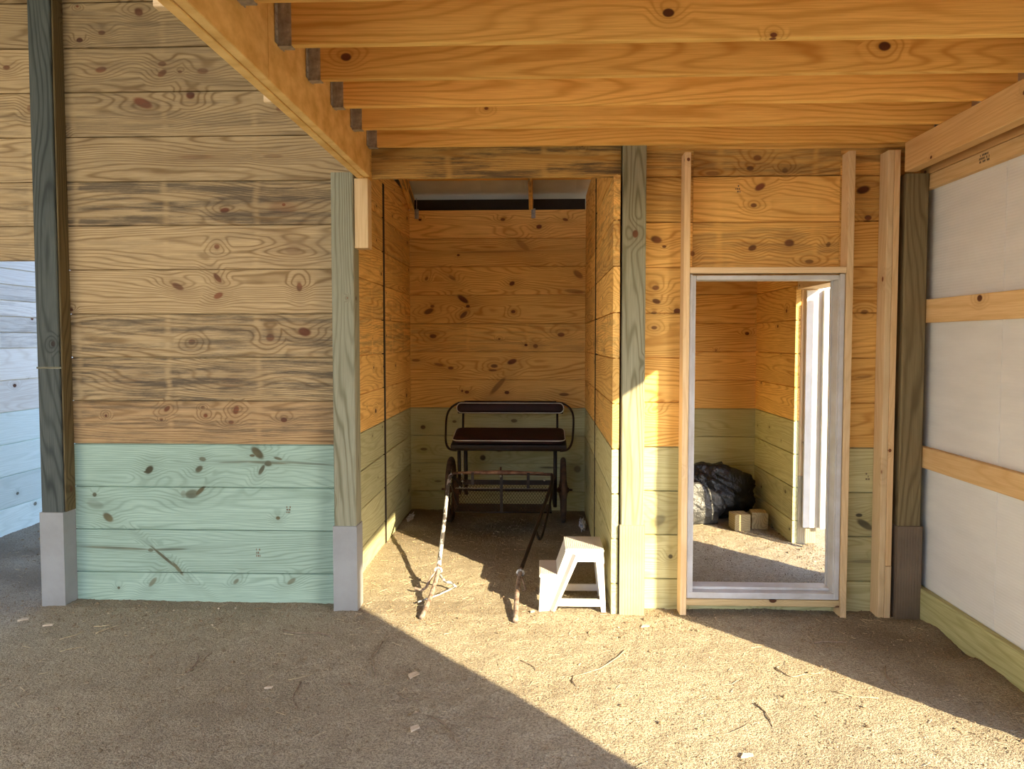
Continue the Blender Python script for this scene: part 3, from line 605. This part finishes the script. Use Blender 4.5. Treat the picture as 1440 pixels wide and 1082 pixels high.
# ------------------------------------------------------------ two-wheeled training cart
cart = empty('cart', (-0.30, 6.93, 0), label='black two-wheeled horse cart with maroon bench seat, its shafts resting on the dirt', cat='cart')
def rr(x0, x1, z0, z1, r, y, n=5):
    out = []
    for cx_, cz_, a0 in ((x1-r, z1-r, 0), (x0+r, z1-r, 90), (x0+r, z0+r, 180), (x1-r, z0+r, 270)):
        for i in range(n+1):
            a = math.radians(a0+90*i/n); out.append((cx_+r*math.cos(a), y, cz_+r*math.sin(a)))
    return out
def pad(name, c, sx, sy, sz, r, tilt, mat, piping_front=True):
    """upholstered pad: rounded outline, crowned top"""
    bm = bmesh.new(); R = Matrix.Rotation(tilt, 4, 'X')
    def ring(s, z): return [bm.verts.new(R @ Vector((x*s[0], y*s[1], z))) for x, _, y in rr(-sx/2, sx/2, -sy/2, sy/2, r, 0)]
    prof = [((0.97, 0.93), -sz/2), ((1, 1), -sz*0.3), ((1, 1), sz*0.2), ((0.985, 0.95), sz*0.42), ((0.93, 0.80), sz*0.56), ((0.75, 0.45), sz*0.62)]
    rs = [ring(a, b) for a, b in prof]; n = len(rs[0])
    bm.faces.new(rs[0][::-1]); bm.faces.new(rs[-1])
    for A, B in zip(rs, rs[1:]):
        for i in range(n): bm.faces.new((A[i], A[(i+1) % n], B[(i+1) % n], B[i]))
    o = bm_obj(name, bm, mat, cart, c, True)
    bm = bmesh.new(); add_tube(bm, [R @ Vector((x, y, sz*0.2)) for x, _, y in rr(-sx/2-.003, sx/2+.003, -sy/2-.003, sy/2+.003, r, 0)], 0.0045, 6, True)
    q = bm_obj('piping', bm, M_pipe, o, c, True); q['label'] = 'white piping'
    return o
seat = pad('seat', (-0.282, 6.84, 0.815), 1.0, 0.40, 0.05, 0.06, math.radians(9), M_maroon); seat['label'] = 'dark maroon bench cushion'
bk = pad('backrest', (-0.285, 7.085, 1.045), 1.0, 0.085, 0.05, 0.04, math.radians(82), M_maroon); bk['label'] = 'narrow dark maroon back pad'
bm = bmesh.new(); add_box(bm, (-0.515, 0.515), (-0.215, 0.20), (-0.02, 0.018), 0.008); o = bm_obj('seat_board', bm, M_black, cart, (-0.282, 6.84, 0.77)); o.rotation_euler = (math.radians(9), 0, 0)
bm = bmesh.new(); add_box(bm, (-0.50, 0.50), (0, 0.015), (-0.055, 0.055), 0.006); bm_obj('back_board', bm, M_black, cart, (-0.285, 7.105, 1.045))
for sgn in (-1, 1):
    cx_ = -0.285; X = lambda d: cx_+sgn*d
    tube_obj('arm_rail', smooth_path([(X(0.42), 7.12, 1.095), (X(0.50), 7.12, 1.085), (X(0.565), 7.09, 1.04), (X(0.592), 7.02, 0.97), (X(0.585), 6.88, 0.84), (X(0.565), 6.74, 0.76), (X(0.525), 6.66, 0.715), (X(0.46), 6.64, 0.705)]), 0.010, M_black, cart)
    tube_obj('back_post', [(X(0.445), 7.11, 1.02), (X(0.445), 7.05, 0.80)], 0.011, M_black, cart)
tube_obj('back_rail', [(-0.72, 7.125, 1.098), (0.15, 7.125, 1.098)], 0.012, M_black, cart)
tube_obj('seat_front_rail', [(-0.76, 6.64, 0.715), (0.19, 6.64, 0.715)], 0.013, M_black, cart)
# seat posts down to the axle frame
for x, r in ((-0.735, 0.016), (-0.675, 0.018), (0.135, 0.018)):
    tube_obj('seat_post', [(x, 6.76, 0.75), (x, 6.80, 0.28 if x < 0 else 0.17)], r, M_black, cart)
o = tube_obj('seat_post', [(-0.705, 6.745, 0.74), (-0.703, 6.78, 0.30)], 0.004, M_galv, cart); o['label'] = 'thin bright rod beside the seat post'
tube_obj('axle', [(-0.86, 6.93, 0.30), (0.245, 6.93, 0.30)], 0.016, M_black, cart)
for x in (-0.83, 0.212):
    w_ = empty('wheel', (x, 6.93, 0.30)); w_.parent = cart; w_.location = Vector((x, 6.93, 0.30))-cart.location
    c = Vector((x, 6.93, 0.30)); N = 40
    circ = lambda r, dx=0: [Vector((dx, r*math.cos(2*math.pi*i/N), r*math.sin(2*math.pi*i/N))) for i in range(N)]
    bm = bmesh.new(); add_tube(bm, circ(0.278), 0.024, 10, True); bm_obj('tyre', bm, M_tire, w_, c, True)
    bm = bmesh.new(); add_tube(bm, circ(0.252), 0.011, 8, True); bm_obj('rim', bm, M_rust, w_, c, True)
    bm = bmesh.new(); add_tube(bm, [(-0.055, 0, 0), (-0.04, 0, 0), (0.04, 0, 0), (0.055, 0, 0)], [0.018, 0.03, 0.03, 0.018], 12); add_tube(bm, [(-0.085, 0, 0), (0.085, 0, 0)], 0.010, 8); bm_obj('hub', bm, M_rust, w_, c, True)
    bm = bmesh.new()
    for i in range(20):
        a = 2*math.pi*i/20; b = a+(0.35 if i % 2 else -0.35)
        add_tube(bm, [(0.04*(1 if i % 4 < 2 else -1), 0.028*math.cos(a), 0.028*math.sin(a)), (0, 0.25*math.cos(b), 0.25*math.sin(b))], 0.0022, 5)
    bm_obj('spokes', bm, M_rust, w_, c, True)
# frame and shafts
PLc = [(-0.758, 6.30, 0.50), (-0.757, 6.30, 0.535), (-0.740, 6.30, 0.555), (-0.71, 6.30, 0.558)]
o = tube_obj('shaft', smooth_path([(-0.750, 6.30, 0.545), (-0.760, 6.24, 0.525), (-0.750, 6.0, 0.44), (-0.716, 5.5, 0.29), (-0.690, 5.05, 0.145)]), 0.015, M_shaft, cart); o['label'] = 'left shaft with chipped white paint'
o = tube_obj('shaft_tip', smooth_path([(-0.690, 5.05, 0.145), (-0.686, 4.97, 0.115), (-0.697, 4.70, 0.05), (-0.712, 4.44, 0.010)]), [0.014]*6+[0.015]*12+[0.016], M_shaftR, cart)
o = tube_obj('shaft', smooth_path([(0.095, 6.30, 0.555), (0.100, 6.22, 0.52), (0.045, 5.9, 0.415), (-0.055, 5.4, 0.25), (-0.128, 5.02, 0.138)]), 0.014, M_black, cart)
o = tube_obj('shaft_tip', smooth_path([(-0.128, 5.02, 0.138), (-0.140, 4.93, 0.10), (-0.148, 4.70, 0.05), (-0.146, 4.41, 0.010)]), [0.014]*6+[0.016]*12+[0.017], M_shaftR, cart)
tube_obj('shaft_loop', smooth_path([(0.105, 6.25, 0.50), (0.075, 5.95, 0.37), (0.02, 5.6, 0.235), (-0.005, 5.50, 0.215), (-0.03, 5.52, 0.265)]), 0.010, M_black, cart)
tube_obj('shaft_brace', [(-0.745, 6.22, 0.49), (-0.725, 6.5, 0.25), (-0.70, 6.72, 0.18)], 0.008, M_black, cart)
tube_obj('shaft_brace', [(0.09, 6.25, 0.50), (0.12, 6.6, 0.24)], 0.010, M_black, cart)
for x in (-0.75, 0.10): tube_obj('side_rail', [(x, 6.30, 0.545), (x*0.98+0.01, 6.93, 0.315)], 0.013, M_black, cart)
tube_obj('cross_tube', smooth_path([(-0.752, 6.30, 0.535), (-0.735, 6.30, 0.557), (-0.70, 6.30, 0.562), (-0.3, 6.30, 0.562), (0.10, 6.30, 0.556)]), 0.012, M_rust, cart)
bm = bmesh.new(); add_tube(bm, [(-0.36, 0, 0), (-0.30, 0, 0), (-0.1, 0, 0.003), (0, 0, 0.004), (0.1, 0, 0.003), (0.30, 0, 0), (0.36, 0, 0)], [0.010, 0.014, 0.024, 0.028, 0.024, 0.014, 0.010], 10, flat=0.6)
bm_obj('singletree', bm, M_rustL, cart, (-0.33, 6.262, 0.575), True)
tube_obj('pivot_bolt', [(-0.33, 6.262, 0.53), (-0.33, 6.262, 0.622)], 0.008, M_rust, cart); tube_obj('pivot_bolt_head', [(-0.33, 6.225, 0.55), (-0.33, 6.24, 0.55)], 0.009, M_galv, cart)
for x, z1 in ((-0.565, 0.475), (-0.10, 0.45)):
    bm = bmesh.new(); add_box(bm, (-0.012, 0.012), (-0.003, 0.003), (z1-0.53, 0.05)); add_box(bm, (-0.012, 0.012), (-0.003, 0.05), (0.045, 0.05)); bm_obj('strap', bm, M_black, cart, (x, 6.235, 0.53))
bm = bmesh.new()
for s0 in (-1, 1): add_box(bm, (-0.012, 0.012), (-0.004, 0.004), (-0.17, 0.17)) if s0 > 0 else None
bm_obj('basket_strut', bm, M_black, cart, (-0.33, 6.36, 0.385))
# expanded-metal foot basket
def bx_(u, v): return Vector((-0.735+0.83*u, 6.42+0.27*(1-v)*0+0.02, 0.20+0.22*v))
bm = bmesh.new(); n = 34
c0 = Vector((-0.32, 6.44, 0.31))
def seg(a, b): add_tube(bm, [a-c0, b-c0], 0.0016, 4)
W, Hh_ = 0.83, 0.235; st_ = 0.026
for i in range(int(W/st_)):
    for k in range(int(Hh_/0.018)):
        x = -0.735+st_*(i+0.5*(k % 2)); z = 0.20+0.018*k
        a = Vector((x, 6.44, z)); 
        seg(a, a+Vector((st_/2, 0, 0.018))); seg(a, a+Vector((-st_/2, 0, 0.018)))
for i in range(14):
    for k in range(14):   # left side piece rising to the cross tube
        a = Vector((-0.742, 6.44+0.026*(i+0.5*(k % 2)), 0.20+0.018*k+0.0))
        seg(a, a+Vector((0, 0.013, 0.018))); seg(a, a+Vector((0, -0.013, 0.018)))
for i in range(10):
    for k in range(4):
        a = Vector((-0.73+0.026*(i+.5*(k % 2)), 6.44, 0.43+0.018*k)); 
        if k < 4-i*0.4: seg(a, a+Vector((0.013, 0, 0.018))); seg(a, a+Vector((-0.013, 0, 0.018)))
o = bm_obj('wire_mesh', bm, M_rust, cart, c0); o['kind'] = 'stuff'
bm = bmesh.new(); add_box(bm, (-0.42, 0.42), (0, 0.34), (-0.002, 0.002)); 
bm_obj('basket_floor', bm, M_black, cart, (-0.32, 6.44, 0.197))
tube_obj('basket_rim', [(-0.735, 6.44, 0.20), (0.10, 6.44, 0.20)], 0.008, M_black, cart); 
bm = bmesh.new(); add_box(bm, (-0.42, 0.42), (-0.006, 0.006), (-0.022, 0.022)); bm_obj('rear_board', bm, M_black, cart, (-0.32, 6.78, 0.395)); 
tube_obj('basket_bar', [(-0.735, 6.45, 0.405), (0.10, 6.45, 0.405)], 0.005, M_galv, cart)
for x, z in ((-0.655, 0.505), (-0.675, 0.455), (-0.66, 0.565), (0.035, 0.52)):
    bm = bmesh.new(); bmesh.ops.create_uvsphere(bm, u_segments=8, v_segments=6, radius=0.008); bm_obj('bolt', bm, M_galv, cart, (x, 6.28, z-0.01), True)
# knuckles at the shaft bends, hanging hooks and the triangular stirrup
for x, y, z in ((-0.687, 5.0, 0.128), (-0.132, 4.98, 0.124)):
    bm = bmesh.new(); N = 16
    add_tube(bm, [Vector((0.022*math.cos(2*math.pi*i/N), 0, 0.022*math.sin(2*math.pi*i/N))) for i in range(N)], 0.008, 8, True)
    bm_obj('collar', bm, M_shaft, cart, (x, y, z), True)
tube_obj('hook', smooth_path([(-0.705, 4.98, 0.125), (-0.735, 4.95, 0.085), (-0.76, 4.93, 0.035), (-0.79, 4.92, 0.022), (-0.835, 4.93, 0.03)]), 0.009, M_shaftR, cart)
tube_obj('stirrup_arc', smooth_path([(-0.675, 4.99, 0.10), (-0.64, 5.0, 0.055), (-0.60, 5.0, 0.045), (-0.565, 4.96, 0.03)]), 0.009, M_shaft, cart)
tube_obj('stirrup_rod', [(-0.565, 4.96, 0.03), (-0.665, 4.82, 0.022), (-0.775, 4.68, 0.022)], 0.005, M_shaft, cart)
tube_obj('hook', smooth_path([(-0.125, 4.98, 0.10), (-0.105, 4.96, 0.05), (-0.10, 4.95, 0.02), (-0.12, 4.95, 0.018)]), 0.006, M_shaftR, cart)
# ------------------------------------------------------------ two-step stool
sx = 0.005
st = empty('step_stool', (0.19, 4.76, 0), label='white plastic two-step stool standing sideways at the right of the alcove mouth', cat='stool')
def panel(y0, y1, front):
    bm = bmesh.new(); c = (0.19, (y0+y1)/2, 0)
    T = [[(-.012, 0), (.088, 0), (.1886, .23), (0, .23)], [(.10, .23), (.1886, .23), (.225, .315), (.155, .385)],
         [(.225, .315), (.34, .315), (.383, .385), (.155, .385)], [(.374, 0), (.402, 0), (.383, .385), (.34, .315), (.365, .078), (.370, .035)],
         [(.105, .035), (.370, .035), (.365, .078), (.1234, .078)]]
    for t in T: add_prism(bm, [(a+sx-c[0], b) for a, b in t], y0-c[1], y1-c[1])
    s_ = -1 if front else 1; f = y0 if front else y1
    # raised rib along the leg, flanges round the opening
    e = sorted((f-c[1], f-c[1]+s_*0.018))
    q0, q1, z0_, z1_ = .055+sx-c[0], .075+sx-c[0], .012, .365; dx_ = .140; fy = f-c[1]; py = fy+s_*0.032
    A = [bm.verts.new(v) for v in ((q0, fy, z0_), (q1, py, z0_), (q1+.004, fy, z0_))]; B = [bm.verts.new(v) for v in ((q0+dx_, fy, z1_), (q1+dx_, py, z1_), (q1+.004+dx_, fy, z1_))]
    bm.faces.new(A); bm.faces.new(B[::-1])
    for i in range(3): bm.faces.new((A[i], A[(i+1) % 3], B[(i+1) % 3], B[i]))
    bmesh.ops.remove_doubles(bm, verts=bm.verts, dist=0.0005)
    return bm_obj('side_panel', bm, M_plas, st, c)
panel(4.605, 4.625, True); panel(4.90, 4.92, False)
bm = bmesh.new(); add_box(bm, (-0.119, 0.119), (-0.16, 0.16), (-0.012, 0.006), 0.005)
for i in range(17):
    for k in (0,): add_box(bm, (-0.105+0.0125*i, -0.099+0.0125*i), (-0.145, 0.145), (0.005, 0.0085))
o = bm_obj('top_step', bm, M_plas, st, (0.274, 4.762, 0.386))
bm = bmesh.new(); add_box(bm, (-0.063, 0.063), (-0.16, 0.16), (-0.012, 0.006), 0.005)
for i in range(9): add_box(bm, (-0.052+0.0125*i, -0.046+0.0125*i), (-0.145, 0.145), (0.005, 0.0085))
bm_obj('lower_step', bm, M_plas, st, (0.058, 4.762, 0.226))
for nm, pts in (('riser', [(.10, .235), (.112, .235), (.168, .382), (.156, .382)]), ('riser', [(-.010, .02), (.0, .02), (.010, .22), (.0, .22)]), ('back_panel', [(.385, .30), (.392, .30), (.386, .38), (.378, .38)])):
    bm = bmesh.new(); cx_ = sum(p[0] for p in pts)/4+sx; add_prism(bm, [(a+sx-cx_, b) for a, b in pts], -0.137, 0.137); bm_obj(nm, bm, M_plas, st, (cx_, 4.7625, 0))
bm = bmesh.new(); add_box(bm, (-0.004, 0.004), (-0.137, 0.137), (-0.022, 0.022)); bm_obj('cross_brace', bm, M_plas, st, (0.39, 4.7625, 0.057))
# ------------------------------------------------------------ store room things
def blob(name, c, r, mat, seed, label, flat=0.0):
    bm = bmesh.new(); bmesh.ops.create_icosphere(bm, subdivisions=5, radius=1)
    for v in bm.verts:
        p = v.co.copy(); q = Vector((p.x*1.6, p.y*1.6, p.z*1.6+seed))
        rid = abs(noise.noise((q.x*2.2+p.z*2, q.y*2.2, q.z*1.4)))
        d = 1+0.16*noise.noise(q)-0.22*rid+0.05*noise.noise(q*5)
        v.co = Vector((p.x*r[0]*d, p.y*r[1]*d, max(-flat, p.z*r[2]*d)))
    o = bm_obj(name, bm, mat, None, c, True); return tag(o, label, 'bag')
blob('plastic_bag', (1.58, 7.19, 0.21), (0.48, 0.19, 0.31), M_bag, 3.1, 'crumpled glossy black plastic bag slumped in the store room corner', 0.20)
blob('plastic_bag', (1.30, 6.92, 0.13), (0.38, 0.085, 0.27), M_bagG, 8.4, 'grey sunlit, dusty front of the black bag, built as a second sack', 0.12)
def offcut(x, y, rz, lab):
    o = timber('wood_block', None, M_post, (x-0.07, x+0.07), (y-0.075, y+0.075), (0.0, 0.148), 'y', tint=(1.5, 1.25, 1.0), c=0.006)
    o.rotation_euler = (0, 0, math.pi/2+rz); tag(o, lab, 'block'); return o
offcut(1.775, 6.72, 0.12, 'square post offcut on the store room dirt, left of two'); offcut(1.965, 6.80, -0.10, 'square post offcut on the store room dirt, right of two')
def crumple(name, c, r, lab):
    bm = bmesh.new(); bmesh.ops.create_icosphere(bm, subdivisions=3, radius=1)
    for v in bm.verts:
        p = v.co.copy(); d = 0.75+0.7*noise.noise(p*2.7+Vector(c)); v.co = Vector((p.x*r[0]*d, p.y*r[1]*d, max(-0.9*r[2], p.z*r[2]*d)))
    return tag(bm_obj(name, bm, M_vinylG, None, c), lab, 'litter')
crumple('plastic_scrap', (0.38, 6.72, 0.03), (0.035, 0.22, 0.05), 'crumpled pale plastic scrap against the right alcove wall behind the stool')
crumple('plastic_scrap', (-1.22, 7.0, 0.02), (0.035, 0.16, 0.03), 'thin pale plastic scrap at the foot of the left alcove wall')
# ------------------------------------------------------------ litter on the dirt
def ground_pt(x, y): return Vector((x, y, fl_h(x, y)))
twigs = TWIGS
for i, (x0, y0, x1, y1, r, nm, lab) in enumerate(twigs):
    a, b = Vector((x0, y0, 0)), Vector((x1, y1, 0)); pts = []
    pr = (b-a).normalized(); nrm = Vector((-pr.y, pr.x, 0)); L = (b-a).length
    for k in range(6):
        t = k/5; p = a.lerp(b, t)+nrm*(math.sin(t*3.1)*L*0.10*(1 if i % 2 else -1)+random.uniform(-1, 1)*L*0.02); p.z = fl_h(p.x, p.y)+r*0.8; pts.append(p)
    o = tube_obj('twig' if nm == 't' else 'straw_stem', pts, [r*0.62*(1-0.4*k/5) for k in range(6)], M_twig if nm == 't' else M_straw, None, 7)
    tag(o, lab, 'twig' if nm == 't' else 'straw', 'twigs and stems on the dirt floor')
for x, y, sx_, sy_, rz, lab in CHIPS:
    bm = bmesh.new(); pts = [(-sx_, -sy_), (sx_*0.8, -sy_*0.9), (sx_, sy_*0.5), (-sx_*0.3, sy_)]
    add_prism(bm, pts, 0, 0.009, 'xy'); o = bm_obj('wood_chip', bm, M_chip, None, (x, y, fl_h(x, y)-0.001)); o.rotation_euler = (0.06, 0.04, rz); tag(o, lab, 'chip')
# crumbs, pebbles and short straw, too many to count
rnd = random.Random(3)
def crumbs(name, mat, n, size, label, area, dens=None):
    V = []; Fc = []
    while n > 0:
        x, y = rnd.uniform(*area[0]), rnd.uniform(*area[1])
        if dens and rnd.random() > dens(x, y): continue
        n -= 1
        r = rnd.uniform(*size)*(2.2 if rnd.random() < 0.03 else 1); z = fl_h(x, y)+r*0.3; b = len(V); a0 = rnd.uniform(0, 6.28)
        for k in range(4):
            a = a0+k*1.57+rnd.uniform(-.4, .4); q = r*rnd.uniform(0.7, 1.3); V.append((x+q*math.cos(a), y+q*math.sin(a), z+rnd.uniform(-.2, .2)*r))
        V.append((x, y, z+r*rnd.uniform(0.5, 1))); V.append((x, y, z-r*0.7))
        for k in range(4): Fc += [(b+k, b+(k+1) % 4, b+4), (b+(k+1) % 4, b+k, b+5)]
    me = bpy.data.meshes.new(name); me.from_pydata(V, [], Fc); return tag(link(name, me, mat, fl), label, None, None, 'stuff')
def nearwall(x, y):
    v = 0.25+1.0*math.exp(-((y-4.5)/0.22)**2)+0.9*math.exp(-((x-2.2)/0.25)**2)
    return v*(0.35+0.9*max(0, 0.5+noise.noise((x*1.8, y*1.8, 2))))
crumbs('soil_crumbs', plain('soil_crumb', (0.30, 0.22, 0.14), 0.95, col2=(0.16, 0.115, 0.07), scale=40), 16000, (0.0022, 0.0065), 'loose brown soil crumbs and gravel scattered over the dirt floor', ((-4.6, 2.28), (2.0, 7.3)), nearwall)
crumbs('pale_grit', M_chip, 1100, (0.0018, 0.0045), 'pale grit and shavings scattered over the dirt floor', ((-4.4, 2.28), (2.0, 7.3)), nearwall)
V = []; Fc = []
for i in range(2600):
    x, y = rnd.uniform(-4.2, 2.2), rnd.uniform(2.0, 7.2); L = rnd.uniform(0.012, 0.06); a = rnd.uniform(0, 3.14); r = rnd.uniform(0.0006, 0.0014)
    if rnd.random() > 0.35+0.6*(x > -1.2 and y > 4.2): continue
    dx, dy = math.cos(a)*L/2, math.sin(a)*L/2; nx, ny = -math.sin(a)*r, math.cos(a)*r; z0, z1 = fl_h(x-dx, y-dy)+0.003, fl_h(x+dx, y+dy)+rnd.uniform(0.002, 0.008); b = len(V)
    V += [(x-dx+nx, y-dy+ny, z0), (x-dx-nx, y-dy-ny, z0), (x-dx, y-dy, z0+1.6*r), (x+dx+nx, y+dy+ny, z1), (x+dx-nx, y+dy-ny, z1), (x+dx, y+dy, z1+1.6*r)]
    Fc += [(b, b+1, b+2), (b+5, b+4, b+3), (b, b+3, b+4, b+1), (b+1, b+4, b+5, b+2), (b+2, b+5, b+3, b)]
me = bpy.data.meshes.new('short_straw'); me.from_pydata(V, [], Fc); tag(link('short_straw', me, M_straw, fl), 'short pale straw scattered on the dirt', None, None, 'stuff')

# faded lumber-yard stamps, too worn to read
def stamp(parent, c, plane, w_, h_, seed):
    rr_ = random.Random(seed); bm = bmesh.new()
    for row in range(3):
        u = -w_/2
        while u < w_/2-0.004:
            L = rr_.uniform(0.004, 0.012); v = h_/2-h_/3*row
            if rr_.random() < 0.8:
                a, b_ = (u, min(u+L, w_/2)), (v-h_/3*0.62, v)
                if plane == 'y': add_box(bm, a, (-0.0004, 0.0004), b_)
                else: add_box(bm, (-0.0004, 0.0004), a, b_)
            u += L+0.004
    bm_obj('ink_stamp', bm, M_ink, parent, c)
M_ink = plain('faded_ink', (0.13, 0.10, 0.07), 0.8, col2=(0.25, 0.19, 0.12), scale=60)
for c, w_, h_ in (((-3.18, 4.6975, 3.10), 0.03, 0.05), ((-3.17, 4.6975, 2.83), 0.03, 0.05), ((-1.80, 4.6975, 0.32), 0.03, 0.06), ((-1.60, 4.6975, 0.60), 0.03, 0.05)): stamp(wA, c, 'y', w_, h_, int(c[2]*100))
stamp(wB, (2.015, 4.6875, 0.84), 'y', 0.025, 0.05, 5); stamp(wB, (1.20, 4.6875, 2.60), 'y', 0.03, 0.05, 6)
stamp(le, (2.1315, 4.12, 2.76), 'x', 0.10, 0.06, 7); stamp(wr, (2.2875, 4.03, 2.62), 'x', 0.09, 0.05, 8)
